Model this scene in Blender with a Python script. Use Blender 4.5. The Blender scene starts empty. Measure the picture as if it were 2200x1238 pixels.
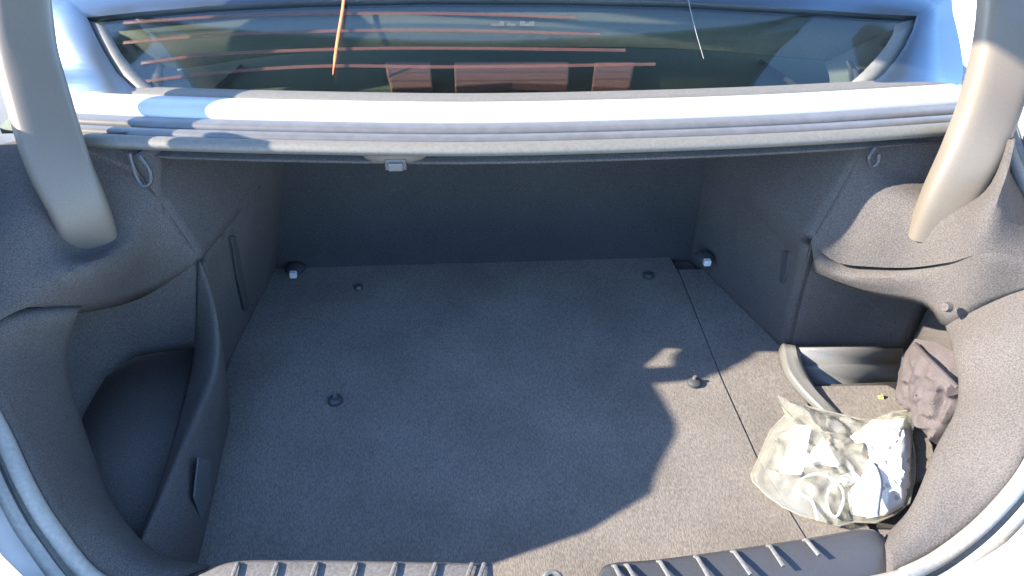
import bpy, bmesh, math, random
from mathutils import Vector, noise
random.seed(4)
R = math.radians
SC = bpy.context.scene
COL = SC.collection

# ------------------------------------------------------------------ camera
FPX, CX, CY = 1600.0, 1100.0, 619.0
PITCH, YAW, ROLL = R(39.4), R(5.3), R(-1.6)
CAM = Vector((-.07, 0, .97))
fw = Vector((math.sin(YAW)*math.cos(PITCH), math.cos(YAW)*math.cos(PITCH), -math.sin(PITCH)))
r0 = Vector((math.cos(YAW), -math.sin(YAW), 0)); d0 = fw.cross(r0)
rt = r0*math.cos(ROLL)+d0*math.sin(ROLL); dn = d0*math.cos(ROLL)-r0*math.sin(ROLL)
from mathutils import Matrix
cd = bpy.data.cameras.new('camera'); cam = bpy.data.objects.new('camera', cd); COL.objects.link(cam)
m = Matrix((rt, -dn, -fw)).transposed().to_4x4(); m.translation = CAM
cam.matrix_world = m
cd.sensor_width = 36; cd.lens = 36*FPX/2200; cd.clip_start = .02; cd.clip_end = 500
SC.camera = cam

# ------------------------------------------------------------------ light
SUN_EL = R(29.5); LY = .03
w = bpy.data.worlds.new('World'); SC.world = w; w.use_nodes = True
nt = w.node_tree; bg = nt.nodes['Background']
sky = nt.nodes.new('ShaderNodeTexSky'); sky.sky_type = 'NISHITA'; sky.sun_disc = False
sky.sun_elevation = SUN_EL; sky.sun_rotation = R(270)
nt.links.new(sky.outputs[0], bg.inputs[0]); bg.inputs[1].default_value = .15; sky.ozone_density = 5; sky.dust_density = .3; sky.air_density = 1
sd = bpy.data.lights.new('sun', 'SUN'); sd.energy = 3.4; sd.angle = R(.55); sd.color = (1, .885, .735)
so = bpy.data.objects.new('sun', sd); COL.objects.link(so)
L = Vector((math.cos(SUN_EL), LY, -math.sin(SUN_EL)))
so.rotation_euler = L.to_track_quat('-Z', 'Y').to_euler(); so.location = (-3, 0, 3)
SC.view_settings.view_transform = 'Standard'; SC.view_settings.look = 'None'
SC.view_settings.exposure = 2.98; SC.view_settings.gamma = 1

# ------------------------------------------------------------------ helpers
def at(px, py, ax, v):
    d = fw+rt*((px-CX)/FPX)+dn*((py-CY)/FPX)
    i = 'xyz'.index(ax); t = (v-CAM[i])/d[i]
    return CAM+d*t
def A(*q): return [at(*p) for p in q]
def cr(pts, n, closed=False):
    """Catmull-Rom through pts, n steps per span"""
    out = []; N = len(pts)
    spans = N if closed else N-1
    for i in range(spans):
        if closed: p = [pts[(i+k-1) % N] for k in range(4)]
        else:
            p1, p2 = pts[i], pts[i+1]
            p = [pts[i-1] if i > 0 else p1*2-p2, p1, p2, pts[i+2] if i+2 < N else p2*2-p1]
        for k in range(n):
            t = k/n
            out.append(.5*((2*p[1])+(p[2]-p[0])*t+(2*p[0]-5*p[1]+4*p[2]-p[3])*t*t+(3*p[1]-p[0]-3*p[2]+p[3])*t*t*t))
    if not closed: out.append(pts[-1].copy())
    return out
class MB:
    def __init__(s): s.v = []; s.f = []
    def add(s, v, f):
        b = len(s.v); s.v += [Vector(p) for p in v]; s.f += [[b+i for i in q] for q in f]; return s
    def grid(s, rows, closed_u=False):
        n = len(rows[0]); m_ = len(rows)
        v = [p for r in rows for p in r]; f = []
        for i in range(m_-1):
            for j in range(n if closed_u else n-1):
                k = (j+1) % n
                f.append((i*n+j, i*n+k, (i+1)*n+k, (i+1)*n+j))
        return s.add(v, f)
    def loft(s, rows, nu=4, nv=4, lin=False):
        rr = [cr(r, nu) for r in rows]
        if lin: return s.grid(rr)
        cols = [cr([r[j] for r in rr], nv) for j in range(len(rr[0]))]
        return s.grid([[c[i] for c in cols] for i in range(len(cols[0]))])
    def tube(s, pts, rad, seg=10, flat=1.0, up=Vector((0, 0, 1)), cap=True):
        if not hasattr(rad, '__len__'): rad = [rad]*len(pts)
        rows = []
        for i, p in enumerate(pts):
            t = (pts[min(i+1, len(pts)-1)]-pts[max(i-1, 0)]).normalized()
            a = t.cross(up)
            if a.length < 1e-4: a = t.cross(Vector((1, 0, 0)))
            a.normalize(); b = a.cross(t).normalized()
            rows.append([p+a*math.cos(2*math.pi*k/seg)*rad[i]+b*math.sin(2*math.pi*k/seg)*rad[i]*flat for k in range(seg)])
        base = len(s.v); s.grid(rows, True)
        if cap:
            s.f.append([base+k for k in range(seg)][::-1]); e = base+(len(pts)-1)*seg
            s.f.append([e+k for k in range(seg)])
        return s
    def bar(s, pts, a, b, face, seg=36, e=4):
        rows = []
        for i, p in enumerate(pts):
            t = (pts[min(i+1, len(pts)-1)]-pts[max(i-1, 0)]).normalized()
            f = (face-t*face.dot(t)).normalized(); c = t.cross(f).normalized()
            row = []
            for k in range(seg):
                q = 2*math.pi*k/seg; cx, sx = math.cos(q), math.sin(q)
                row.append(p+c*(a[i]*math.copysign(abs(cx)**(2/e), cx))+f*(b[i]*math.copysign(abs(sx)**(2/e), sx)))
            rows.append(row)
        base = len(s.v); s.grid(rows, True)
        s.f.append([base+k for k in range(seg)][::-1]); e_ = base+(len(pts)-1)*seg
        s.f.append([e_+k for k in range(seg)]); return s
    def prism(s, poly, off):
        n = len(poly); off = Vector(off)
        v = list(poly)+[p+off for p in poly]
        f = [list(range(n))[::-1], list(range(n, 2*n))]+[(i, (i+1) % n, n+(i+1) % n, n+i) for i in range(n)]
        return s.add(v, f)
    def box(s, c, sx, sy, sz, rz=0):
        ca, sa = math.cos(rz), math.sin(rz); v = []
        for z in (-1, 1):
            for x, y in ((-1, -1), (1, -1), (1, 1), (-1, 1)):
                X, Y = x*sx/2, y*sy/2
                v.append(Vector(c)+Vector((X*ca-Y*sa, X*sa+Y*ca, z*sz/2)))
        return s.add(v, [(3, 2, 1, 0), (4, 5, 6, 7), (0, 1, 5, 4), (1, 2, 6, 5), (2, 3, 7, 6), (3, 0, 4, 7)])
    def build(s, name, mat, parent=None, smooth=True, solid=0, bevel=0, sub=0, angle=40):
        me = bpy.data.meshes.new(name); me.from_pydata([tuple(p) for p in s.v], [], s.f)
        bm = bmesh.new(); bm.from_mesh(me); bmesh.ops.remove_doubles(bm, verts=bm.verts, dist=1e-5)
        bmesh.ops.recalc_face_normals(bm, faces=bm.faces)
        if smooth:
            for f in bm.faces: f.smooth = True
            for e in bm.edges:
                if len(e.link_faces) == 2 and e.calc_face_angle(0) > R(angle): e.smooth = False
        bm.to_mesh(me); bm.free()
        me.materials.append(mat)
        o = bpy.data.objects.new(name, me); COL.objects.link(o)
        if parent: o.parent = parent
        if bevel:
            b = o.modifiers.new('b', 'BEVEL'); b.width = bevel; b.segments = 3; b.limit_method = 'ANGLE'; b.angle_limit = R(35)
        if solid:
            q = o.modifiers.new('s', 'SOLIDIFY'); q.thickness = solid; q.offset = 0
        if sub:
            q = o.modifiers.new('u', 'SUBSURF'); q.levels = q.render_levels = sub
        return o
def tag(o, label=None, cat=None, group=None, kind=None):
    if label: o['label'] = label
    if cat: o['category'] = cat
    if group: o['group'] = group
    if kind: o['kind'] = kind
    return o
def empty(name, loc=(0, 0, 0)):
    o = bpy.data.objects.new(name, None); o.location = loc; COL.objects.link(o); o.empty_display_size = .1; return o
def rebase(root):
    """keep children where they were modelled when the root is not at the origin"""
    bpy.context.view_layer.update()
    for c in root.children: c.matrix_parent_inverse = root.matrix_world.inverted()

# ------------------------------------------------------------------ materials
def principled(name, col, rough=.5, metal=0, coat=0, spec=.5):
    ma = bpy.data.materials.new(name); ma.use_nodes = True
    b = ma.node_tree.nodes['Principled BSDF']
    b.inputs['Base Color'].default_value = (*col, 1); b.inputs['Roughness'].default_value = rough
    b.inputs['Metallic'].default_value = metal; b.inputs['Coat Weight'].default_value = coat
    b.inputs['Coat Roughness'].default_value = .05; b.inputs['Specular IOR Level'].default_value = spec
    return ma, ma.node_tree, b
def textured(name, c1, c2, scale, rough=.5, bump=.0, metal=0, coat=0, spec=.5, detail=3, stretch=(1, 1, 1), big=0):
    ma, t, b = principled(name, c1, rough, metal, coat, spec)
    N = t.nodes; tc = N.new('ShaderNodeTexCoord'); mp = N.new('ShaderNodeMapping'); mp.inputs['Scale'].default_value = stretch
    t.links.new(tc.outputs['Object'], mp.inputs[0])
    n = N.new('ShaderNodeTexNoise'); n.inputs['Scale'].default_value = scale; n.inputs['Detail'].default_value = detail
    t.links.new(mp.outputs[0], n.inputs['Vector'])
    r = N.new('ShaderNodeValToRGB'); r.color_ramp.elements[0].position = .33; r.color_ramp.elements[1].position = .67
    r.color_ramp.elements[0].color = (*c1, 1); r.color_ramp.elements[1].color = (*c2, 1)
    t.links.new(n.outputs['Fac'], r.inputs[0])
    out = r.outputs[0]
    if big:
        n2 = N.new('ShaderNodeTexNoise'); n2.inputs['Scale'].default_value = 7; n2.inputs['Detail'].default_value = 4
        t.links.new(tc.outputs['Object'], n2.inputs['Vector'])
        r2 = N.new('ShaderNodeMapRange'); r2.inputs[1].default_value = .3; r2.inputs[2].default_value = .7
        r2.inputs[3].default_value = 1-big; r2.inputs[4].default_value = 1+big
        t.links.new(n2.outputs['Fac'], r2.inputs[0])
        mx = N.new('ShaderNodeVectorMath'); mx.operation = 'SCALE'
        t.links.new(out, mx.inputs[0]); t.links.new(r2.outputs[0], mx.inputs['Scale']); out = mx.outputs[0]
    t.links.new(out, b.inputs['Base Color'])
    if bump:
        bp = N.new('ShaderNodeBump'); bp.inputs['Strength'].default_value = bump; bp.inputs['Distance'].default_value = .002
        t.links.new(n.outputs['Fac'], bp.inputs['Height']); t.links.new(bp.outputs[0], b.inputs['Normal'])
    return ma
M = {}
M['carpet'] = textured('grey trunk carpet', (.087, .0785, .0705), (.148, .1345, .121), 420, .95, .35, spec=.15, big=.14, stretch=(1.3, .45, 1))
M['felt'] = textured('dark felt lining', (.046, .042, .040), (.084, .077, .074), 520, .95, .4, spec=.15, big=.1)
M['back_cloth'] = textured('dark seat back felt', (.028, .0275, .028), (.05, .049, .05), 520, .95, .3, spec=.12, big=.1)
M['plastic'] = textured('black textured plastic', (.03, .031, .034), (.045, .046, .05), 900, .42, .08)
M['plate'] = textured('sill plastic in sunlit tone', (.085, .083, .08), (.135, .13, .125), 300, .38, .06, big=.2)  # lighter than the right plate's plastic: sunlight put into the colour
M['tray'] = textured('grey plastic tray', (.075, .074, .07), (.10, .099, .095), 600, .38, .04)
M['arm'] = textured('grey painted hinge cover', (.105, .089, .071), (.122, .105, .085), 700, .45, .05, spec=.4)
M['paint'] = textured('silver blue car paint', (.12, .15, .175), (.13, .16, .185), 40, .3, 0, metal=.9, coat=.1)
M['light_paint'] = textured('pale silver car paint', (.38, .385, .39), (.40, .405, .41), 40, .35, 0, metal=.15, coat=.2)
M['seam'] = textured('pale sealed sheet metal', (.078, .076, .074), (.095, .092, .09), 60, .42, .02, coat=.2)
M['rubber'] = textured('grey rubber seal', (.17, .165, .15), (.215, .205, .185), 200, .6, .03)
M['deck_rubber'] = textured('cream grey rubber', (.092, .087, .074), (.112, .106, .092), 200, .6, .03)
M['dark_rubber'] = textured('dark rubber', (.05, .05, .052), (.08, .08, .08), 200, .6, .03)
M['trim'] = textured('grey pillar trim', (.20, .195, .18), (.24, .235, .215), 300, .7, .05)
M['shelf'] = textured('grey green parcel shelf cloth', (.085, .105, .09), (.12, .14, .12), 350, .95, .2, spec=.1)
M['red'] = textured('dull red plastic', (.20, .085, .075), (.24, .105, .09), 120, .5)
M['copper'] = textured('copper heating wire', (.085, .036, .03), (.11, .045, .036), 90, .5)
def wire():
    ma, t, b = principled('baked heating wire', (.10, .036, .024), .6)
    N = t.nodes; tr = N.new('ShaderNodeBsdfTransparent'); mx = N.new('ShaderNodeMixShader'); mx.inputs[0].default_value = .33
    o = [n for n in N if n.type == 'OUTPUT_MATERIAL'][0]
    t.links.new(tr.outputs[0], mx.inputs[1]); t.links.new(b.outputs[0], mx.inputs[2]); t.links.new(mx.outputs[0], o.inputs[0]); return ma
M['copper'] = wire()
M['orange'] = textured('orange cord', (.62, .16, .05), (.72, .2, .07), 90, .5)
M['frit'] = textured('grey printed glass edge', (.085, .085, .078), (.105, .105, .096), 200, .6)
M['steel'] = textured('bright zinc steel', (.7, .7, .7), (.8, .8, .8), 200, .25, 0, metal=.9)
M['white'] = textured('white plastic', (.5, .5, .49), (.56, .56, .55), 60, .4)
M['paper'] = textured('white paper', (.78, .78, .76), (.83, .83, .81), 80, .7)
M['foil'] = textured('pale blue plastic sleeve', (.5, .54, .56), (.6, .64, .66), 50, .3)
M['pouch'] = textured('mauve grey nylon', (.052, .044, .045), (.078, .067, .068), 600, .8, .25, spec=.2)
M['yellow'] = textured('yellow crumb', (.75, .52, .08), (.8, .6, .12), 100, .7)
M['ground'] = textured('pale concrete paving', (.52, .49, .44), (.62, .59, .53), 30, .9, .2, big=.1)
M['seat'] = textured('dark seat cloth', (.03, .031, .036), (.05, .05, .058), 300, .9, .2)
M['white_paint'] = textured('white bumper paint', (.76, .76, .75), (.8, .8, .79), 30, .35, 0, coat=.5)

def schlick(t):
    N = t.nodes; lw = N.new('ShaderNodeLayerWeight'); lw.inputs[0].default_value = .5
    p = N.new('ShaderNodeMath'); p.operation = 'POWER'; p.inputs[1].default_value = 5
    q = N.new('ShaderNodeMath'); q.operation = 'MULTIPLY_ADD'; q.inputs[1].default_value = .94; q.inputs[2].default_value = .06
    t.links.new(lw.outputs['Facing'], p.inputs[0]); t.links.new(p.outputs[0], q.inputs[0]); return q
def film(name, col, op, rough=.2, gl=.25):
    ma = bpy.data.materials.new(name); ma.use_nodes = True; t = ma.node_tree; N = t.nodes; N.clear()
    o = N.new('ShaderNodeOutputMaterial'); tr = N.new('ShaderNodeBsdfTransparent'); tr.inputs[0].default_value = (.95, .96, .94, 1)
    di = N.new('ShaderNodeBsdfDiffuse'); di.inputs[0].default_value = (*col, 1)
    tl = N.new('ShaderNodeBsdfTranslucent'); tl.inputs[0].default_value = (*col, 1)
    g = N.new('ShaderNodeBsdfGlossy'); g.inputs['Roughness'].default_value = rough
    m1 = N.new('ShaderNodeMixShader'); m1.inputs[0].default_value = .4
    t.links.new(di.outputs[0], m1.inputs[1]); t.links.new(tl.outputs[0], m1.inputs[2])
    m2 = N.new('ShaderNodeMixShader')
    tc = N.new('ShaderNodeTexCoord'); n = N.new('ShaderNodeTexNoise'); n.inputs['Scale'].default_value = 28; n.inputs['Detail'].default_value = 5
    mr = N.new('ShaderNodeMapRange'); mr.inputs[1].default_value = .35; mr.inputs[2].default_value = .7; mr.inputs[3].default_value = op*.85; mr.inputs[4].default_value = min(1, op*1.25)
    t.links.new(tc.outputs['Object'], n.inputs['Vector']); t.links.new(n.outputs['Fac'], mr.inputs[0]); t.links.new(mr.outputs[0], m2.inputs[0])
    t.links.new(tr.outputs[0], m2.inputs[1]); t.links.new(m1.outputs[0], m2.inputs[2])
    fr = schlick(t)
    m3 = N.new('ShaderNodeMixShader'); mu = N.new('ShaderNodeMath'); mu.operation = 'MULTIPLY'; mu.inputs[1].default_value = gl*4
    t.links.new(fr.outputs[0], mu.inputs[0]); t.links.new(mu.outputs[0], m3.inputs[0])
    t.links.new(m2.outputs[0], m3.inputs[1]); t.links.new(g.outputs[0], m3.inputs[2])
    bp = N.new('ShaderNodeBump'); bp.inputs['Strength'].default_value = .5; bp.inputs['Distance'].default_value = .004
    t.links.new(n.outputs['Fac'], bp.inputs['Height'])
    for q in (di, tl, g): t.links.new(bp.outputs[0], q.inputs['Normal'])
    t.links.new(m3.outputs[0], o.inputs[0]); return ma
M['bag'] = film('crinkled clear plastic film', (.46, .455, .40), .34)
def glassmat():
    ma = bpy.data.materials.new('tinted window glass'); ma.use_nodes = True; t = ma.node_tree; N = t.nodes; N.clear()
    o = N.new('ShaderNodeOutputMaterial'); tr = N.new('ShaderNodeBsdfTransparent'); tr.inputs[0].default_value = (.66, .69, .655, 1)
    g = N.new('ShaderNodeBsdfGlossy'); g.inputs['Roughness'].default_value = .02; fr = schlick(t)
    mx = N.new('ShaderNodeMixShader'); t.links.new(fr.outputs[0], mx.inputs[0]); t.links.new(tr.outputs[0], mx.inputs[1]); t.links.new(g.outputs[0], mx.inputs[2])
    t.links.new(mx.outputs[0], o.inputs[0]); return ma
M['glass'] = glassmat()

# ------------------------------------------------------------------ ground
g = MB().add([(-60, -60, -.56), (60, -60, -.56), (60, 60, -.56), (-60, 60, -.56)], [(0, 1, 2, 3)]).build('ground', M['ground'])
tag(g, kind='structure')

# ------------------------------------------------------------------ the car
car = empty('car', (0, .9, -.56))
tag(car, 'silver blue sedan with its trunk open, empty grey carpeted boot seen from behind', 'car')
V = Vector
# ---- rear deck strip between window and trunk opening
lip_px = [(40, 296), (150, 303), (350, 312), (600, 319), (1000, 324), (1400, 315), (1750, 300), (2050, 280), (2150, 272)]
lip = cr([at(x, y, 'z', .46) for x, y in lip_px], 5)
def deck_band(name, prof, mat, solid=.002, parent=car):
    rows = [[p+V((0, dy, dz)) for p in lip] for dy, dz in prof]
    cols = [cr([r[j] for r in rows], 4) for j in range(len(lip))]
    return MB().grid([[c[i] for c in cols] for i in range(len(cols[0]))]).build(name, mat, parent, solid=solid)
deck_band('lip_seal', [(.012, -.012), (.004, -.010), (.001, -.004), (.005, .001), (.013, .003), (.021, .001), (.025, -.006)], M['deck_rubber'])
deck_band('gutter_panel', [(.022, -.012), (.028, -.010), (.032, -.001), (.040, .001), (.047, -.001), (.051, -.011), (.056, -.012), (.060, -.001), (.070, .001), (.080, .0), (.086, -.006)], M['seam'])
deck_band('deck_panel', [(.084, -.004), (.088, .004), (.098, .010), (.115, .012), (.132, .009), (.142, .002), (.143, -.006)], M['light_paint'])
deck_band('window_seal', [(.131, -.004), (.134, .009), (.152, .011), (.168, .006), (.172, -.004)], M['deck_rubber'])
# underside of the deck, the trunk's ceiling
rows = [[p+V((0, .018, -.03)) for p in lip], [V((p.x, 1.30, .42)) for p in lip]]
MB().grid(rows).build('shelf_underside', M['felt'], car, solid=.004)

# ---- body around the window, window recessed into it
SL = math.tan(R(28)); WB = 1.085; WZ = .462
def wp(px, py, off=0.0):
    d = fw+rt*((px-CX)/FPX)+dn*((py-CY)/FPX)
    # plane z = WZ + SL*(y-WB)
    t = (WZ+SL*(CAM.y-WB)-CAM.z)/(d.z-SL*d.y)
    n = V((0, -math.sin(R(28)), math.cos(R(28))))
    return CAM+d*t+n*off
hole = [(330, 224), (285, 190), (250, 157), (222, 112), (203, 75), (186, 38), (300, 26), (450, 13), (650, 3), (900, -3), (1200, -2), (1450, 4), (1700, 18), (1850, 28), (1970, 35),
        (1962, 65), (1945, 100), (1925, 130), (1900, 160), (1850, 198), (1700, 216), (1400, 228), (1000, 238), (650, 234)]
outer = [(120, 214), (60, 190), (90, 140), (60, 60), (60, -20), (120, -60), (250, -80), (450, -90), (650, -95), (900, -100), (1200, -100), (1450, -95), (1700, -90), (1900, -75), (2028, -35),
         (2047, 30), (2062, 95), (2068, 150), (2060, 188), (2030, 200), (1750, 226), (1400, 240), (1000, 250), (600, 244)]
op = cr([wp(*p) for p in outer], 4, True); hp = []
for k in range(len(hole)):
    a_, b_ = wp(*hole[k]), wp(*hole[(k+1) % len(hole)])
    hp += [a_.lerp(b_, q/4) for q in range(4)]
mid = [a.lerp(b, .10)+V((0, 0, .002)) for a, b in zip(hp, op)]
inn = [p+V((0, .004, -.014)) for p in hp]
body = MB()
body.grid([op, mid, hp, inn], True)
body.build('roof_and_pillar_panel', M['paint'], car, solid=.002, angle=50)
# rounding skirt outside: pillars fall away to the quarter panels
left = [wp(120, 214), wp(60, 190), wp(90, 140), wp(60, 60), wp(60, -20)]
gl_px = [(x, y) for x, y in hole]
glass = MB(); gp = [wp(x, y, -.006) for x, y in hole]; cc = sum(gp, V())/len(gp)
glass.add(gp+[p-V((0, 0, .004)) for p in gp], [list(range(len(gp))), list(range(len(gp), 2*len(gp)))[::-1]])
win = glass.build('rear_window', M['glass'], car, smooth=False)
# printed border along sides and top of the glass
def shrink(pts, k):
    c = V((sum(p[0] for p in pts)/len(pts), sum(p[1] for p in pts)/len(pts)))
    return pts
side_l = [(330, 224), (285, 190), (250, 157), (222, 112), (203, 75), (186, 38)]
side_li = [(368, 222), (332, 190), (292, 152), (258, 112), (240, 80), (222, 54)]
side_r = [(1970, 35), (1962, 65), (1945, 100), (1925, 130), (1900, 160), (1850, 198)]
side_ri = [(1926, 50), (1920, 72), (1904, 98), (1884, 122), (1858, 150), (1812, 190)]
for a_, b_ in ((side_l, side_li), (side_r, side_ri)):
    MB().grid([[wp(*p, -.0045) for p in a_], [wp(*p, -.0045) for p in b_]]).build('printed_border', M['frit'], win, solid=.0008)
# defroster lines
for pts in ([(262, 45), (500, 30), (760, 25), (1000, 26), (1240, 34)], [(262, 88), (480, 70), (760, 62), (1000, 62), (1290, 70)],
            [(300, 132), (470, 112), (760, 101), (1000, 100), (1345, 104)], [(300, 172), (470, 152), (700, 138), (1000, 140), (1410, 134)]):
    c = cr([wp(x, y, -.0045) for x, y in pts], 6); hw = V((0, .0028, .0015))
    MB().grid([[p-hw for p in c], [p+hw for p in c]]).build('defroster_line', M['copper'], win, solid=.0006)
c = cr([wp(x, y, .0045) for x, y in [(742, -20), (736, 30), (726, 90), (716, 165)]], 6)
MB().tube(c, [.0022]*(len(c)-3)+[.0016, .001, .0004], 6).build('orange_thread', M['orange'], win)
c = cr([wp(x, y, .0045) for x, y in [(1474, -10), (1490, 60), (1510, 130)]], 5)
MB().tube(c, .0004, 5).build('pale_thread', M['trim'], win)
mk = MB()
for i in range(30):
    if i in (9, 10, 17, 18, 19): continue
    x = 1056+i*3.1; h = random.uniform(.3, 1)
    mk.add([wp(x, 52, -.0044), wp(x+1.7, 52, -.0044), wp(x+1.7, 52-12*h, -.0044), wp(x, 52-12*h, -.0044)], [(0, 1, 2, 3)])
mk.build('glass_stamp', M['dark_rubber'], win, smooth=False)
# cabin behind the glass
MB().add([(-.75, 1.07, .425), (.75, 1.07, .425), (.75, 1.62, .44), (-.75, 1.62, .44)], [(0, 1, 2, 3)]).build('parcel_shelf', M['shelf'], car, solid=.01)
shelf_z = .432
def sp(px, py, z=.44): return at(px, py, 'z', z)
for q in ([(828, 152), (926, 152), (930, 205), (842, 208)], [(976, 152), (1222, 152), (1220, 200), (1100, 196), (978, 204)], [(1276, 152), (1362, 152), (1350, 207), (1270, 203)]):
    MB().prism([sp(x, y, .447) for x, y in q], (0, 0, .016)).build('brake_light', M['red'], car, smooth=False, bevel=.003)
# seat tops ahead of the shelf
MB().loft([[V((x, 1.60, .43)) for x in (-.7, -.3, 0, .3, .7)], [V((x, 1.61, .56)) for x in (-.7, -.3, 0, .3, .7)], [V((x, 1.68, .60)) for x in (-.7, -.3, 0, .3, .7)], [V((x, 1.76, .5)) for x in (-.7, -.3, 0, .3, .7)]]).build('rear_seat', M['seat'], car, solid=.004)
# trim frame under the glass: pillars and header, with clip holes and belt guides
def trim_strip(name, a, b, da, db):
    ra = cr([wp(*p, -da) for p in a], 4); rb = cr([wp(*p, -db) for p in b], 4)
    mid_ = [p.lerp(q, .5)+V((0, 0, .004)) for p, q in zip(ra, rb)]
    return MB().grid([ra, mid_, rb]).build(name, M['trim'], car, solid=.003)
pl = trim_strip('pillar_trim', [(330, 224), (285, 190), (250, 157), (222, 112), (186, 38)], [(420, 222), (392, 190), (370, 150), (360, 118), (350, 96)], .012, .05)
pr = trim_strip('pillar_trim', [(1970, 35), (1945, 100), (1925, 130), (1900, 160), (1850, 198)], [(1800, 92), (1808, 112), (1812, 135), (1808, 165), (1795, 205)], .012, .05)
trim_strip('header_trim', [(186, 30), (450, 8), (900, -8), (1200, -8), (1700, 12), (1970, 28)], [(350, 118), (620, 82), (900, 72), (1250, 70), (1500, 76), (1800, 100)], .02, .035)
for q, par in (((250, 92), pl), ((1914, 78), pr)):
    p = wp(*q, -.010); n = V((0, -.47, .88))
    MB().tube([p, p-n*.012], .009, 12, .6).build('clip_hole', M['dark_rubber'], par)
for pts, par in (([(338, 128), (330, 160), (338, 200), (352, 212)], pl), ([(1832, 120), (1844, 150), (1842, 185), (1828, 196)], pr)):
    c = cr([wp(x, y, -.014) for x, y in pts], 4)
    MB().tube(c, [.006]*3+[.009]*(len(c)-6)+[.006]*3, 8, .6).build('belt_guide', M['dark_rubber'], par)

# ---- trunk lid raised on its arms, above the frame
lid_o = MB()
prof = [(1.25, .78), (1.22, .95), (1.12, 1.20), (1.02, 1.32), (.86, 1.38), (.70, 1.35)]
lid_o.loft([[V((x, y+abs(x)**2*.10, z-abs(x)**3*.1)) for x in (-.66, -.45, 0, .45, .66)] for y, z in prof], 4, 4)
lid = lid_o.build('trunk_lid', M['paint'], car, solid=.004)
li = MB(); li.loft([[V((x, y-.03+abs(x)**2*.10, z-.02-abs(x)**3*.1)) for x in (-.62, -.4, 0, .4, .62)] for y, z in prof], 4, 4)
li.build('lid_lining', M['felt'], lid, solid=.004)

# ---- hinge arms
def arm(spine, rad, face):
    c = cr([at(*q) for q in spine], 6); n = len(c)
    rr = []
    for i in range(n):
        t = i/(n-1)*(len(rad)-1); k = min(int(t), len(rad)-2); rr.append(rad[k]+(rad[k+1]-rad[k])*(t-k))
    h_ = MB().bar(c, rr, [r*.62 for r in rr], V(face)).build('hinge_arm', M['arm'], car, angle=80)
    return h_
arm([(200, 545, 'y', .885), (172, 455, 'y', .885), (125, 350, 'y', .912), (83, 215, 'y', .975), (52, 95, 'y', 1.045), (35, -60, 'y', 1.14), (30, -150, 'y', 1.19), (28, -330, 'y', 1.25)], [.035, .036, .038, .038, .038, .038, .04, .04], (.55, -.83, 0))
arm([(2000, 510, 'y', .865), (2040, 420, 'y', .87), (2095, 310, 'y', .89), (2138, 190, 'y', .945), (2170, 60, 'y', 1.01), (2180, -80, 'y', 1.10), (2182, -160, 'y', 1.15), (2186, -330, 'y', 1.25)], [.033, .036, .039, .040, .043, .045, .046, .046], (-.30, -.95, 0))

# ---- trunk floor and back wall
fl = MB(); fl.prism([V(p) for p in ((-.56, .44, -.022), (.53, .44, -.022), (.53, .82, -.022), (.545, .96, -.022), (.44, 1.28, -.022), (-.50, 1.28, -.022), (-.56, .95, -.022))], (0, 0, .012))
fl.build('cargo_floor', M['felt'], car, smooth=False)
MB().prism([V(p) for p in ((.441, .49, -.010), (.53, .49, -.010), (.53, .82, -.010), (.545, .96, -.010), (.46, 1.22, -.010), (.398, 1.22, -.010), (.3975, .90, -.010), (.404, .72, -.010))], (0, 0, .011)).build('side_floor', M['carpet'], car, smooth=False, bevel=.002)
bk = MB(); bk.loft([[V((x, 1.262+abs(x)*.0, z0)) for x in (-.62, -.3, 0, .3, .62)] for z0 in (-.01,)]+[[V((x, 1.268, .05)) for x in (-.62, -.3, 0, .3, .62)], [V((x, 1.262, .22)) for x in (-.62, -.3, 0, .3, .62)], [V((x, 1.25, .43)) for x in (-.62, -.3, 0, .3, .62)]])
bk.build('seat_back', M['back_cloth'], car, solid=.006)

# ---- right side lining
rtm = MB()
def wr(y, z):
    x = .44+(1.25-y)*.348-(.012+.085*(1.25-y))*min(1, z/.27)
    return x+max(0, z-.27)*.42
def ey(z): return .966-.09*min(z, .27)+max(0, z-.27)*.30
rtm.loft([[V((wr(y, z), y if y > 1 else ey(z), z)) for y in (1.275, 1.20, 1.12, 1.04, .966)] for z in (-.01, .07, .14, .21, .27, .34, .44)], 4, 4)
# rounded corner turning into the pocket's far wall
pk_far = .966
rtm.loft([[V((wr(.966, -.01), .9669, -.01)), V((.552, .968, -.01)), V((.562, pk_far, -.01)), V((.66, pk_far, -.01)), V((.775, pk_far-.01, -.01))],
          [V((wr(.966, .14), .9534, .14)), V((.532, .960, .14)), V((.545, pk_far-.01, .14)), V((.66, pk_far-.005, .14)), V((.775, pk_far-.01, .14))],
          [V((wr(.966, .27), .9417, .27)), V((.518, .950, .27)), V((.535, .952, .265)), V((.66, .95, .26)), V((.775, .95, .26))]], 4, 5)
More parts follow.
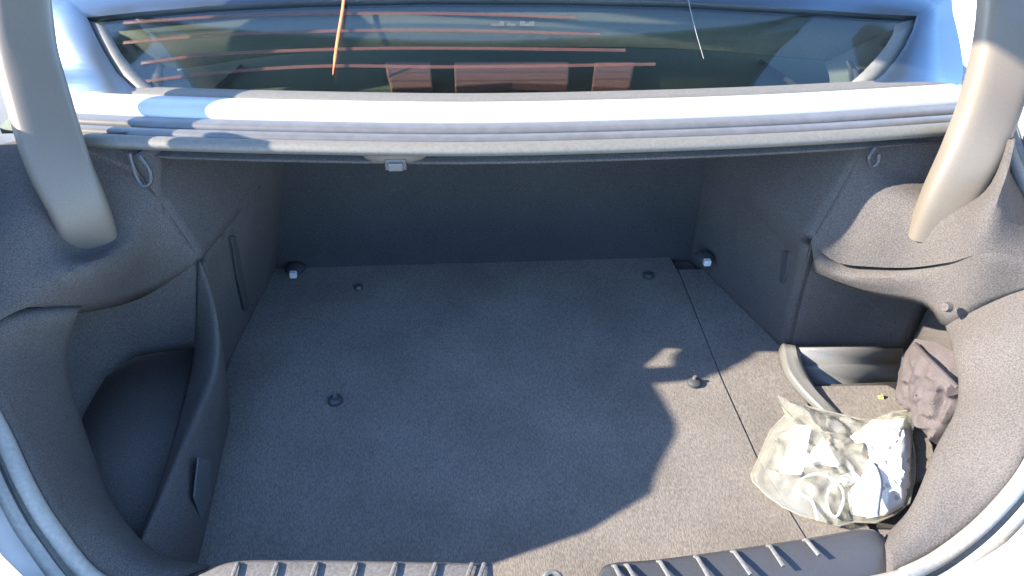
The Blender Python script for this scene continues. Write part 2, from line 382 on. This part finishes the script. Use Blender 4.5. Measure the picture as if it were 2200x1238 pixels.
# bulge around the hinge, crease and lower band, following the pocket's top edge
crA = A((1745, 540, 'y', .94), (1800, 562, 'y', .925), (1880, 572, 'y', .89), (1960, 573, 'y', .85), (2040, 562, 'y', .80), (2120, 545, 'y', .76))+[V((.73, .735, .375))]
crB = [p+V((.022, .012, -.008)) for p in crA]; crB[0] = crA[0].copy(); crB[4] = crA[4]+V((.006, .004, -.004)); crB[5] = crA[5].copy(); crB[6] = crA[6].copy()
crC = A((1748, 562, 'y', .938), (1800, 588, 'y', .92), (1878, 598, 'y', .88), (1960, 592, 'y', .845), (2040, 585, 'y', .80), (2120, 575, 'y', .755))+[V((.728, .73, .372))]
crD = A((1750, 585, 'y', .94), (1800, 606, 'y', .925), (1870, 630, 'y', .89), (1985, 655, 'y', .83), (2035, 700, 'y', .775), (2120, 660, 'y', .75))+[V((.725, .72, .365))]
upA = A((1750, 470, 'y', .97), (1830, 490, 'y', .935), (1890, 500, 'y', .90), (1980, 505, 'y', .86), (2060, 500, 'y', .81), (2130, 490, 'y', .77))+[V((.74, .80, .395))]
upB = A((1780, 400, 'y', .98), (1860, 420, 'y', .945), (1930, 430, 'y', .915), (2000, 440, 'y', .885), (2070, 450, 'y', .84), (2140, 440, 'y', .79))+[V((.745, .85, .405))]
upC = A((1790, 330, 'y', 1.0), (1880, 345, 'y', .98), (1960, 375, 'y', .96), (2040, 390, 'y', .945), (2110, 400, 'y', .87), (2160, 380, 'y', .83))+[V((.75, .91, .42))]
upD = A((1790, 270, 'y', 1.0), (1890, 280, 'y', .995), (1980, 285, 'y', .985), (2060, 290, 'y', .97), (2130, 295, 'y', .92), (2180, 300, 'y', .86))+[V((.76, .97, .45))]
for row_, z_ in ((upD, .44), (upC, .40), (upB, .355), (upA, .31), (crA, .27), (crB, .27)): row_[0] = V((wr(.966, z_), ey(z_), z_))
rtm.loft([upD, upC, upB, upA, crA], 5, 4)
rtm.loft([crA, crB, crC, crD], 5, 4)
side_trim_r = rtm.build('side_lining', M['felt'], car, solid=.003, angle=60)
# carpeted flange between pocket and weatherstrip
inner_r = [at(2020, 665, 'y', .81)]+A((2035, 700, 'y', .775), (2052, 760, 'x', .625), (2062, 830, 'x', .62), (2052, 890, 'x', .595), (2012, 965, 'x', .555), (1962, 1085, 'x', .50), (1905, 1152, 'z', .125))
outer_r = [V((.732, .765, .372)), V((.725, .72, .358)), V((.70, .66, .335)), V((.665, .60, .30))]+A( (2203, 975, 'x', .61), (2112, 1098, 'x', .555), (2002, 1188, 'x', .49), (1905, 1236, 'z', .155))
mid_r = [a.lerp(b, .5)+V((-.006, -.002, .012))*(0 if i == 0 else 1) for i, (a, b) in enumerate(zip(inner_r, outer_r))]
lip_r = [p+V((.035, .01, -.012)) for p in inner_r]
MB().loft([lip_r, inner_r, mid_r, outer_r], 5, 4).build('opening_flange', M['felt'], car, solid=.003, angle=60)
# pocket outer wall
MB().loft([[V((.775, .966, .26)), V((.76, .8, .28)), V((.70, .66, .26)), V((.60, .56, .14))], [V((.775, .975, -.02)), V((.765, .8, -.02)), V((.70, .64, -.02)), V((.60, .53, -.02))]], 4, 2).build('pocket_wall', M['felt'], car, solid=.003)
MB().add([(.53, .44, -.012), (.80, .44, -.012), (.80, .885, -.012), (.565, .885, -.012), (.53, .83, -.012)], [(0, 1, 2, 3, 4)]).build('pocket_floor', M['felt'], car, solid=.004)
# access hatch in the right wheel housing
hx = [(1600, 430), (1650, 482), (1700, 540), (1690, 612), (1660, 640), (1572, 560), (1586, 490)]
def on_wall_r(px, py):
    p = at(px, py, 'x', .485)
    for _ in range(8): p = at(px, py, 'x', (p.x+wr(p.y, p.z))/2)
    return p
hp_ = [on_wall_r(*q) for q in hx]
hat = MB().prism([p+V((-.004, 0, 0)) for p in hp_], (.006, 0, 0)).build('access_hatch', M['felt'], car, smooth=False, bevel=.002)
sl = [on_wall_r(*q)+V((-.009, 0, 0)) for q in ((1692, 540), (1706, 542), (1700, 585), (1690, 610), (1684, 606))]
MB().prism(sl, (.006, 0, 0)).build('hatch_pull', M['plastic'], hat, smooth=False, bevel=.001)

# ---- left side lining
ltm = MB()
ridge = A((430, 560, 'y', .95), (455, 640, 'y', .925), (467, 720, 'z', .155), (462, 800, 'z', .12), (432, 880, 'z', .105), (396, 965, 'z', .10), (350, 1075, 'z', .10), (305, 1178, 'z', .10))
def wl(y, z): return -(.455+(1.25-y)*.13-min(z, .27)*(.094+max(0, y-.95)*.487))-max(0, z-.27)*.3
foot = [V((wl(.95, 0), .95, -.008)), V((-.482, .925, -.008)), V((-.47, .89, -.008)), V((-.46, .85, -.008)), V((-.455, .78, -.008)), V((-.45, .70, -.008)), V((-.446, .62, -.008)), V((-.444, .53, -.008))]
midw = [a.lerp(b, .5)+V((.004, .0, .01)) for a, b in zip(ridge, foot)]
rg1 = [p.lerp(q, .14)+V((.003, 0, .002)) for p, q in zip(ridge, foot)]
basin = [V((-.514, .936, .085)), V((-.514, .926, .083)), V((-.512, .90, .08)), V((-.507, .85, .08)), V((-.502, .79, .08)), V((-.498, .72, .08)), V((-.497, .65, .08)), V((-.500, .57, .08))]
rg2 = [p.lerp(q, .16)+V((-.002, 0, .003)) for p, q in zip(ridge, basin)]
ltm.loft([foot, midw, rg1, ridge, rg2, [a.lerp(b, .55)+V((.0, 0, .002)) for a, b in zip(ridge, basin)], basin], 4, 4)
# wheel housing wall behind the ridge
rz0 = ridge[0]
wz = [-.008, .07, .14, .20, rz0.z]
ltm.loft([[V((wl(y, z), y, z)) for y in (1.275, 1.20, 1.10, 1.02)]+[foot[0].lerp(rz0, (z+.008)/(rz0.z+.008))] for z in wz], 4, 4)
ltm.loft([[V((wl(y, z), y, z)) for y in (1.275, 1.20, 1.10, 1.02, .95)] for z in (rz0.z, .30, .36, .44)], 4, 3)
# pocket: far wall, outer wall and floor
ltm.loft([[rz0, V((-.55, .945, .25)), V((-.63, .925, .262)), V((-.70, .89, .27))], [rz0.lerp(basin[0], .5)+V((.004, .004, 0)), V((-.55, .942, .165)), V((-.625, .925, .165)), V((-.685, .885, .165))], [basin[0]+V((.004, .004, 0)), V((-.55, .938, .085)), V((-.612, .926, .082)), V((-.645, .885, .08))]], 4, 4)
ltm.loft([[V((-.70, .89, .27)), V((-.70, .79, .275)), V((-.665, .68, .25)), V((-.60, .57, .14))], [V((-.685, .885, .165)), V((-.685, .79, .165)), V((-.65, .68, .15)), V((-.60, .57, .11))], [V((-.645, .885, .08)), V((-.65, .79, .08)), V((-.63, .68, .08)), V((-.58, .57, .08))]], 4, 4)
ltm.add([(-.505, .96, .077), (-.72, .96, .077), (-.72, .5, .077), (-.48, .5, .077)], [(0, 1, 2, 3)])
lip0 = [ridge[0]]+A((300, 640, 'y', .93), (165, 672, 'y', .82), (60, 660, 'y', .76))+[V((-.655, .69, .345))]
lup1 = A((450, 490, 'y', .97), (310, 540, 'y', .91), (180, 580, 'y', .80), (60, 590, 'y', .79))+[V((-.685, .765, .385))]
lup2 = A((470, 420, 'y', 1.0), (330, 450, 'y', .94), (190, 540, 'y', .86), (70, 490, 'y', .84))+[V((-.705, .83, .398))]
lup3 = A((480, 350, 'y', 1.02), (340, 380, 'y', .97), (200, 400, 'y', .94), (60, 400, 'y', .90))+[V((-.72, .90, .41))]
lup4 = A((480, 270, 'y', 1.02), (340, 285, 'y', .995), (180, 290, 'y', .98), (60, 300, 'y', .965))+[V((-.735, .97, .445))]
for row_, z_ in ((lup1, .31), (lup2, .35), (lup3, .40), (lup4, .44)): row_[0] = V((wl(.95, z_), .95, z_))
ltm.loft([lip0, lup1, lup2, lup3, lup4], 5, 4)
ltm.build('side_lining', M['felt'], car, solid=.003, angle=60)
inner_l = [at(180, 655, 'y', .845)]+A((165, 672, 'y', .80), (142, 750, 'x', -.62), (150, 830, 'x', -.615), (175, 910, 'x', -.60), (205, 995, 'x', -.575), (245, 1090, 'x', -.53), (335, 1190, 'z', .105), (450, 1218, 'z', .095))
outer_l = [V((-.675, .74, .362)), V((-.663, .70, .345)), V((-.645, .668, .33)), V((-.622, .640, .305))]+A( (28, 930, 'x', -.595), (80, 1040, 'x', -.56), (135, 1130, 'x', -.53), (225, 1236, 'z', .160), (345, 1275, 'z', .125))
mid_l = [a.lerp(b, .5)+V((.006, -.002, .012))*(0 if i == 0 else 1) for i, (a, b) in enumerate(zip(inner_l, outer_l))]
lip_l = [p+V((-.035, .01, -.012)) for p in inner_l]
MB().loft([lip_l, inner_l, mid_l, outer_l], 5, 4).build('opening_flange', M['felt'], car, solid=.003, angle=60)
# net hatch on the left housing
def on_wall_l(px, py, off=0):
    p = at(px, py, 'x', -.46)
    for _ in range(8): p = at(px, py, 'x', (p.x+wl(max(p.y, .95), p.z))/2+off)
    return p
hl = [on_wall_l(*q) for q in ((557, 400), (600, 470), (598, 560), (560, 640), (522, 668), (500, 590), (490, 512))]
hat = MB().prism([p+V((.003, 0, 0)) for p in hl], (-.006, 0, 0)).build('access_hatch', M['felt'], car, smooth=False, bevel=.002)
sl = [on_wall_l(*q)+V((.006, 0, 0)) for q in ((486, 510), (494, 508), (510, 590), (526, 664), (517, 668), (498, 590))]
MB().prism(sl, (.004, 0, 0)).build('hatch_pull', M['plastic'], hat, smooth=False, bevel=.001)
p = on_wall_l(432, 1040, .02)

for nm_, E_ in (('l', [(-.655, .69, .345), (-.685, .765, .385), (-.705, .83, .398), (-.72, .90, .41), (-.735, .97, .445)]), ('r', [(.725, .72, .36), (.73, .735, .375), (.74, .80, .395), (.745, .85, .405), (.75, .91, .42), (.76, .97, .45)])):
    q_ = cr([V(e) for e in E_], 4); sg = -1 if nm_ == 'l' else 1
    MB().grid([[p+V((-sg*.012, 0, -.006)) for p in q_], [p+V((sg*.004, 0, -.003)) for p in q_], [p+V((sg*.045, 0, -.020)) for p in q_]]).build('lining_edge', M['felt'], car, solid=.003)
# ---- weatherstrip and outer channel round the opening
rim_l = cr(outer_l[1:], 5)
rim_r = cr(outer_r[1:], 5)
sill_mid = [at(x, 1262, 'z', .15) for x in (480, 700, 1000, 1300, 1600, 1760)]
def outw(p, k):      # outward in plan
    d = V((p.x, (p.y-.85)*1.25, 0)); d.normalize(); return p+d*k
loop = rim_l[::1]+sill_mid+rim_r[::-1]
up_l = [V((-.735, .985, .452)), V((-.725, .93, .425)), V((-.712, .865, .402)), V((-.695, .80, .392)), V((-.682, .745, .372))]
up_r = [V((.76, .985, .452)), V((.755, .93, .425)), V((.748, .87, .405)), V((.742, .81, .395)), V((.733, .76, .380))]
loop = up_l+loop+up_r[::-1]
c = cr([outw(p, .010)+V((0, 0, .004)) for p in loop[::1]], 3)
MB().tube(c, .0095, 10).build('weatherstrip', M['rubber'], car)
rows = []
for k, dz in ((.004, -.012), (.020, -.014), (.025, -.011), (.027, .001), (.034, .004), (.040, .001)):
    rows.append(cr([outw(p, k)+V((0, 0, dz)) for p in loop[::1]], 3))
MB().grid(rows).build('drain_channel', M['rubber'], car, solid=.002)
# quarter panels rising to a shoulder outside the channel, and the bumper below
for sgn in (-1, 1):
    ys = (.39, .435, .465, .50, .521, .57, .625, .74, .835, .885, .898, .922, .947, .96, 1.04, 1.3, 1.8, 2.4)
    cres = [(.47, .19), (.53, .205), (.57, .225), (.60, .263), (.63, .315), (.665, .44), (.69, .515), (.72, .590), (.74, .592), (.745, .592), (.748, .598), (.75, .585), (.755, .54), (.757, .475), (.77, .455), (.80, .455), (.81, .47), (.81, .48)]
    chan = [p for p in cr([outw(p, .040) for p in loop], 2) if p.x*sgn > .40 and p.y > .40]
    def crest(y):
        y = max(ys[0], min(y, ys[-1]))
        for k in range(len(ys)-1):
            if y <= ys[k+1]:
                t = (y-ys[k])/(ys[k+1]-ys[k]); break
        return cres[k][0]*(1-t)+cres[k+1][0]*t, cres[k][1]*(1-t)+cres[k+1][1]*t
    chan.sort(key=lambda p: p.y)
    last = chan[-1]
    chan += [V((last.x+sgn*.01, y, .448)) for y in (last.y+.03, 1.1, 1.2, 1.35, 1.6, 1.9, 2.4)]
    cp = []
    for q in chan:
        x, z = crest(q.y-.01); cp.append(V((sgn*max(x, abs(q.x)+(.022 if q.y > .52 else .009)), q.y, max(z, q.z+.003) if q.y < 1 else z)))
    rows = [chan, [a.lerp(b, .5)+V((sgn*.008, 0, -.003)) for a, b in zip(chan, cp)], cp, [p+V((sgn*.02, 0, -.002)) for p in cp], [p+V((sgn*.05, 0, -.02)) for p in cp], [p+V((sgn*.12, -.01, -.14)) for p in cp], [V((p.x+sgn*.15, p.y-.02, -.45)) for p in cp]]
    MB().grid(rows).build('quarter_panel', M['light_paint'], car, solid=.003, angle=60)
    b_ = V((sgn*.765, .877, .55))  # unseen post and cap added on the shoulder to shape the floor shadow
    bs = MB().tube([b_, b_+V((0, 0, .055)), b_+V((0, 0, .092)), b_+V((0, 0, .097))], [.021, .020, .018, .012], 16)
    bs.bar([b_+V((0, .0, .085)), b_+V((0, .030, .098)), b_+V((0, .055, .120)), b_+V((0, .074, .137))], [.016]*4, [.020, .032, .036, .030], V((0, -.2, 1)), 20)
    bs.build('shadow_post', M['dark_rubber'], car)
bl = [p for p in cr([outw(p, .040) for p in loop], 3) if p.y < .50]
MB().grid([bl, [outw(p, .02)+V((0, 0, -.05)) for p in bl], [outw(p, .05)+V((0, 0, -.075)) for p in bl], [outw(p, .14)+V((0, 0, -.082)) for p in bl], [outw(p, .17)+V((0, 0, -.12)) for p in bl], [outw(p, .18)+V((0, 0, -.45)) for p in bl]]).build('rear_bumper', M['white_paint'], car, solid=.003)

# ---- sill plates with ribs
def plate(edge, depth, ribs, mat, name='sill_plate', drop=0.0):
    far = cr(edge, 5)
    rows = [[p+V((0, .004, -.05)) for p in far], [p+V((0, .002, -.006)) for p in far], [p+V((0, -.005, .0)) for p in far], [p+V((0, -.05, .006-drop)) for p in far], [p+V((0, -depth, .004-2*drop)) for p in far], [p+V((0, -depth-.01, -.03)) for p in far]]
    o = MB().grid(rows).build(name, mat, car, solid=.003, angle=50)
    for (px, py, qx, qy) in ribs:
        z = .157
        a = at(px, py, 'z', z-.004); b = at(qx, qy, 'z', z)
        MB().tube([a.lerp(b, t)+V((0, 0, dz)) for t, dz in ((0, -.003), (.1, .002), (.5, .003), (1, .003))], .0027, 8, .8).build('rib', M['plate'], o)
    return o
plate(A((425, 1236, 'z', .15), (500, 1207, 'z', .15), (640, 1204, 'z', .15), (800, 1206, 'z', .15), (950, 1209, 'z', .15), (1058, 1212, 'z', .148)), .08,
      [(x, 1208, x-18, 1262) for x in (512, 597, 682, 767, 852, 937, 1016, 1042)], M['plate'])  # left plate takes the tone lightened to look sunlit
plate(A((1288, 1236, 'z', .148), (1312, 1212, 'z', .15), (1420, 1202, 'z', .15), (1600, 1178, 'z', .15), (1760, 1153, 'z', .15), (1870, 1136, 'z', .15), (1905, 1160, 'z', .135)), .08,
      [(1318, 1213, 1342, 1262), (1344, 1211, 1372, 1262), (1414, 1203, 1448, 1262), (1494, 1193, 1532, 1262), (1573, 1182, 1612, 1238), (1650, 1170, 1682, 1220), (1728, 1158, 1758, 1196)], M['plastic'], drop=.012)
p = at(1775, 1205, 'z', .135)
MB().tube([p+V((0, 0, -.004)), p+V((0, 0, .0015)), p+V((0, 0, .003))], [.017, .016, .010], 20).build('plate_clip', M['plastic'], car)
# striker between the plates
p = at(1186, 1236, 'z', .14)
MB().tube(cr([p+V((-.012, -.02, -.02)), p+V((-.010, -.004, .0)), p+V((.0, .002, .002)), p+V((.010, -.004, 0)), p+V((.012, -.02, -.02))], 4), .004, 8).build('lid_striker', M['tray'], car)
MB().loft([[V((x, .515, -.004)) for x in (-.12, 0, .1)], [V((x, .48, .06)) for x in (-.12, 0, .1)], [V((x, .44, .115)) for x in (-.12, 0, .1)], [V((x, .38, .12)) for x in (-.12, 0, .1)]], 3, 4).build('sill_trim', M['felt'], car, solid=.003)
MB().grid([[V((-.62, .50, -.01)), V((.62, .50, -.01))], [V((-.62, .46, .11)), V((.62, .46, .11))]]).build('sill_wall', M['felt'], car, solid=.003)

# ---- small fittings
for (px, py) in ((632, 588), (1516, 562)):
    p = at(px, py, 'z', .012 if px < 1000 else .055)
    td = MB().tube([p+V((0, .02, .0)), p+V((0, .005, .004)), p+V((0, -.004, .004))], [.020, .019, .013], 14, .6).build('tie_down', M['plastic'], car)
    MB().box(p+V((0, -.008, .004)), .014, .012, .013).build('steel_loop', M['white'], td, smooth=False, bevel=.002)
# trunk lamp under the lip
p = at(850, 331, 'z', .438)
lamp = MB().tube([p+V((0, .0, .014)), p+V((0, -.001, .004)), p+V((0, -.002, -.004))], [.046, .046, .034], 24, .28, up=V((0, 1, 0)))
lm = MB(); N_ = 28
rows = [[p+V((r_*math.cos(2*math.pi*k/N_), r_*.35*math.sin(2*math.pi*k/N_), z_)) for k in range(N_)] for r_, z_ in ((.048, .012), (.048, .0), (.042, -.007), (.03, -.010))]
lm.grid(rows, True); lm.f.append(list(range(3*N_, 4*N_)))
lm = lm.build('trunk_lamp', M['arm'], car)
MB().box(p+V((0, -.010, -.008)), .030, .016, .018).build('lamp_bezel', M['dark_rubber'], lm, smooth=False, bevel=.002)
MB().box(p+V((0, -.018, -.010)), .021, .008, .013).build('lamp_lens', M['tray'], lm, smooth=False, bevel=.002)
# release loops hanging under the deck
c = cr(A((278, 330, 'y', .945), (290, 370, 'y', .94), (305, 398, 'y', .935), (322, 395, 'y', .935), (322, 368, 'y', .94), (300, 335, 'y', .945)), 5)
MB().tube(c, .0035, 8).build('release_strap', M['plastic'], car)
c = cr(A((1880, 318, 'y', .955), (1866, 340, 'y', .95), (1872, 356, 'y', .95), (1886, 350, 'y', .95), (1888, 330, 'y', .955)), 5)
MB().tube(c, .0035, 8).build('release_strap', M['plastic'], car)
for q in ((2030, 660, 'x', .628), (1575, 462, 'x', .49)):
    p = at(*q); MB().tube([p+V((.006, .0, 0)), p+V((-.002, -.002, .002))], [.008, .006], 10).build('trim_clip', M['felt'], car)
p = at(432, 1048, 'x', -.452); MB().prism([p+V((0, .05, .0)), p+V((0, .02, .045)), p+V((0, -.03, .02)), p+V((0, -.035, -.03)), p+V((0, .01, -.04))], (.003, 0, .001)).build('lining_pocket', M['dark_rubber'], car, smooth=False, bevel=.003)
p = at(198, 773, 'z', .095); MB().tube([p, p+V((.0, -.004, .02))], [.010, .007], 10).build('trim_clip', M['felt'], car)

# ---- plastic tray in the right pocket
tr = MB()
y0, y1 = .89, .936
tr.grid([[V((.548, y1+.006, .03)), V((.742, y1-.002, .03))], [V((.550, y1, .029)), V((.741, y1-.008, .029))], [V((.553, y1-.010, .004)), V((.740, y1-.018, .004))], [V((.556, y1-.017, .001)), V((.738, y1-.025, .001))], [V((.560, y1-.032, -.04)), V((.735, y1-.04, -.04))]])
y1 -= .026
tr.grid([[V((.560, y1-.006, -.04)), V((.735, y1-.016, -.04))], [V((.555, y0-.02, -.04)), V((.735, y0-.02, -.04))]])
tr.grid([[V((.742, y1-.01, .03)), V((.728, y0-.02, .012))], [V((.735, y1-.016, -.04)), V((.722, y0-.02, -.04))]])
tr.loft([[V((.522, .958, .006)), V((.514, .90, .004)), V((.525, .85, .003)), V((.548, .80, .002))], [V((.524, .957, .026)), V((.516, .90, .018)), V((.527, .85, .014)), V((.550, .80, .010))], [V((.530, .952, .029)), V((.523, .90, .020)), V((.533, .85, .016)), V((.556, .80, .011))],
         [V((.546, .94, .030)), V((.543, .90, .020)), V((.549, .85, .015)), V((.570, .80, .010))], [V((.556, .936, -.02)), V((.552, .90, -.03)), V((.556, .85, -.03)), V((.575, .80, -.02))]], 4, 3)
MB_tray = tr.build('storage_tray', M['tray'], car, solid=.003, angle=45)
rebase(car)

# ------------------------------------------------------------------ loose things
bd = MB()
xs = [(-.452, .50), (.4395, .50), (.4028, .72), (.3963, .9), (.3963, 1.20), (.39, 1.262), (-.453, 1.262), (-.4625, 1.2), (-.487, 1.0), (-.490, .94), (-.468, .88), (-.462, .80)]
bd.prism([V((x, y, -.006)) for x, y in xs], (0, 0, .009))
board = empty('cargo_floor_board', (0, .9, -.003))
tag(board, 'flat grey carpeted load floor board covering the middle of the trunk', 'floor board')
bd.build('board_panel', M['carpet'], board, smooth=False, bevel=.002)
for (px, py, k) in ((720, 860, 1), (770, 618, .7), (1393, 592, .9), (1492, 822, 1)):
    p = at(px, py, 'z', .006)
    f = MB().tube([p+V((0, 0, -.004)), p+V((0, 0, .003)), p+V((0, 0, .006))], [.013*k, .012*k, .008*k], 16).build('fastener', M['plastic'], board)
    if py > 800: MB().tube([p+V((0, .004, .006)), p+V((0, .004, .012))], [.004, .003], 8).build('knob', M['tray'], f)
rebase(board)

cv = [at(x, y, 'z', .004) for x, y in ((1742, 836), (1752, 830), (1905, 828), (1922, 836), (1945, 868), (2004, 958), (2008, 985), (1990, 1030), (1900, 1060), (1780, 1000), (1752, 880))]
cvr = MB().prism([p+V((0, 0, -.008)) for p in cv], (0, 0, .010)).build('pocket_cover', M['carpet'], None, smooth=False, bevel=.003)
tag(cvr, 'small carpeted cover flap lying behind the plastic bag beside the grey tray', 'cover')

# crumpled polar mesh used for bag, pouch and sleeve
def crumple(outline, rings, top, amp, scale, seed, lift=None, dens=5):
    ring = []
    n = len(outline)
    for i in range(n):
        a, b = outline[i], outline[(i+1) % n]
        for k in range(dens): ring.append(a.lerp(b, k/dens))
    c = sum(ring, V())/len(ring)
    rows = []
    for j in range(rings+1):
        r_ = 1-j/rings*.985
        row = []
        for p in ring:
            q = c+(p-c)*r_
            h = (1-r_**3)
            nn = noise.noise(q*scale+V((seed, seed, seed)))+.5*noise.noise(q*scale*2.3+V((seed*2, 0, 0)))
            rg = 1-abs(noise.noise(q*scale*1.3+V((0, seed, 7))))*2
            row.append(q+top*h+top.normalized()*amp*(nn*.7+rg*.6)*min(1, (1-r_)*5))
        rows.append(row)
    return rows, ring, c
bagpx = [(1672, 850), (1690, 862), (1722, 871), (1790, 888), (1848, 902), (1880, 903), (1915, 888), (1955, 882), (1965, 900), (1958, 935), (1966, 980), (1965, 1030), (1952, 1082), (1925, 1105), (1880, 1124), (1835, 1122), (1802, 1131), (1770, 1122), (1720, 1108), (1682, 1090), (1648, 1066), (1618, 1036), (1614, 1020), (1628, 990), (1640, 960), (1656, 925), (1688, 892)]
zz = [.05, .035] + [.02]*24 + [.03]
bo = [at(x, y, 'z', .013) for x, y in bagpx]
bo[0] = at(1672, 850, 'z', .045); bo[7] = at(1955, 882, 'z', .04); bo[6] = at(1915, 888, 'z', .035); bo[8] = at(1965, 900, 'z', .035)
rows, ring, cc = crumple(bo, 26, V((0, 0, .023)), .011, 34, 3.1, dens=6)
bm_ = MB(); bm_.grid([r+[r[0]] for r in rows]); e = len(bm_.v); n = len(ring)+1
bm_.v.append(sum(rows[-1], V())/len(rows[-1])); b0 = (len(rows)-1)*n
for k in range(n-1): bm_.f.append([b0+k, b0+k+1, e])
bag = empty('plastic_bag', (cc.x, cc.y, .004))
tag(bag, 'crumpled clear plastic bag of white packaging lying on the sunlit carpet', 'bag')
bm_.build('bag_film', M['bag'], bag, angle=30)
rows2 = [ring+[ring[0]], [p+(cc-p)*.1+V((0, 0, -.012)) for p in ring]+[ring[0]+(cc-ring[0])*.1+V((0, 0, -.012))], [p+(cc-p)*.9+V((0, 0, -.012)) for p in ring]+[ring[0]+(cc-ring[0])*.9+V((0, 0, -.012))]]
MB().grid(rows2).build('bag_underside', M['bag'], bag)
# welded rim of the bag
rr_ = [p+V((0, 0, .001)) for p in ring]+[ring[0]+V((0, 0, .001))]
MB().tube(rr_, .0016, 6, cap=False).build('welded_edge', M['bag'], bag)
rebase(bag)
# things inside the bag
def bx(z): return lambda x, y: at(x, y, 'z', z)
f1 = bx(.016)
o = MB().prism([f1(1702, 921), f1(1741, 921), f1(1722, 1022), f1(1674, 1018)], (0, 0, .010)).build('paper_strip', M['paper'], None, smooth=False, bevel=.001)
tag(o, 'flat white paper strip at the left inside the clear bag', 'paper')
o = MB().prism([f1(1764, 945), f1(1800, 1006), f1(1760, 998), f1(1718, 1008)], (0, 0, .010)).build('folded_card', M['paper'], None, smooth=False, bevel=.001)
tag(o, 'pointed white folded card beside the paper strip in the bag', 'card')
f2 = bx(.028)
ca = empty('charging_cable', f2(1790, 1060)); tag(ca, 'white coiled cable with a white plug at the front of the bag', 'cable')
c = cr([f2(x, y) for x, y in ((1812, 1034), (1786, 1046), (1776, 1075), (1785, 1105), (1800, 1108), (1812, 1075), (1806, 1046), (1770, 1020), (1738, 1022), (1714, 1040), (1722, 1062), (1745, 1078), (1757, 1118))], 5)
MB().tube(c, .0023, 8).build('cord', M['white'], ca)
MB().box(f2(1824, 1030), .030, .016, .014, .3).build('plug', M['white'], ca, smooth=False, bevel=.003)
rebase(ca)
rows, ring, cc = crumple([bx(.016)(x, y) for x, y in ((1826, 938), (1872, 905), (1950, 892), (1958, 940), (1956, 1040), (1940, 1088), (1905, 1108), (1868, 1112), (1828, 1105), (1822, 1060), (1850, 1030), (1868, 985), (1862, 950), (1838, 952))], 10, V((0, 0, .020)), .007, 44, 9.2)
sm = MB().grid([r+[r[0]] for r in rows]).build('white_sleeve', M['paper'], None, solid=.001, angle=30)
tag(sm, 'crumpled white plastic sleeve filling the right half of the clear bag', 'sleeve')
f3 = bx(.043)
o = MB().loft([[f3(1868, 990), f3(1876, 1030), f3(1870, 1075), f3(1862, 1112)], [f3(1884, 1000), f3(1896, 1035), f3(1892, 1080), f3(1888, 1112)]], 4, 2).build('clear_sachet', M['foil'], None, solid=.003)
tag(o, 'narrow pale blue sachet lying across the white sleeve', 'sachet')

# mauve pouch tucked into the right pocket
pp = [((1966, 728), .655), ((2012, 736), .655), ((2075, 768), .655), ((2080, 840), .655), ((2058, 892), .648), ((2018, 960), .640), ((1990, 935), .635), ((1960, 890), .640), ((1926, 852), .655), ((1930, 800), .662), ((1945, 757), .66)]
rows, ring, cc = crumple([at(x, y, 'x', v) for (x, y), v in pp], 26, V((-.026, -.018, .006)), .016, 30, 5.5, dens=8)
pm = MB().grid([r+[r[0]] for r in rows])
back = [[p for p in ring]+[ring[0]], [p+(cc-p)*.2+V((.03, .01, -.005)) for p in ring]+[ring[0]+(cc-ring[0])*.2+V((.03, .01, -.005))], [p+(cc-p)*.95+V((.04, .01, -.005)) for p in ring]+[ring[0]+(cc-ring[0])*.95+V((.04, .01, -.005))]]
pm.grid(back)
pouch = empty('fabric_pouch', (cc.x, cc.y, 0)); tag(pouch, 'crumpled mauve grey fabric pouch tucked into the side pocket', 'pouch')
pm.build('pouch_body', M['pouch'], pouch, angle=30)
c = cr([at(x, y, 'x', v) for x, y, v in ((1966, 738, .640), (1995, 770, .618), (2025, 800, .615), (2058, 832, .625))], 5)
MB().tube(c, .005, 8, .5).build('draw_tape', M['pouch'], pouch)
rebase(pouch)

p = at(1893, 852, 'z', .010)
bm = MB().add([p+V((-.004, -.003, -.003)), p+V((.004, -.004, -.003)), p+V((.003, .005, -.003)), p+V((-.003, .004, -.003)), p+V((-.002, -.002, .003)), p+V((.003, -.001, .002)), p+V((.001, .003, .004))],
              [(0, 1, 5, 4), (1, 2, 6, 5), (2, 3, 4, 6), (3, 0, 4), (4, 5, 6), (3, 2, 1, 0)])
tag(bm.build('crumb', M['yellow'], None, smooth=False), 'tiny yellow crumb on the carpeted cover flap', 'crumb')
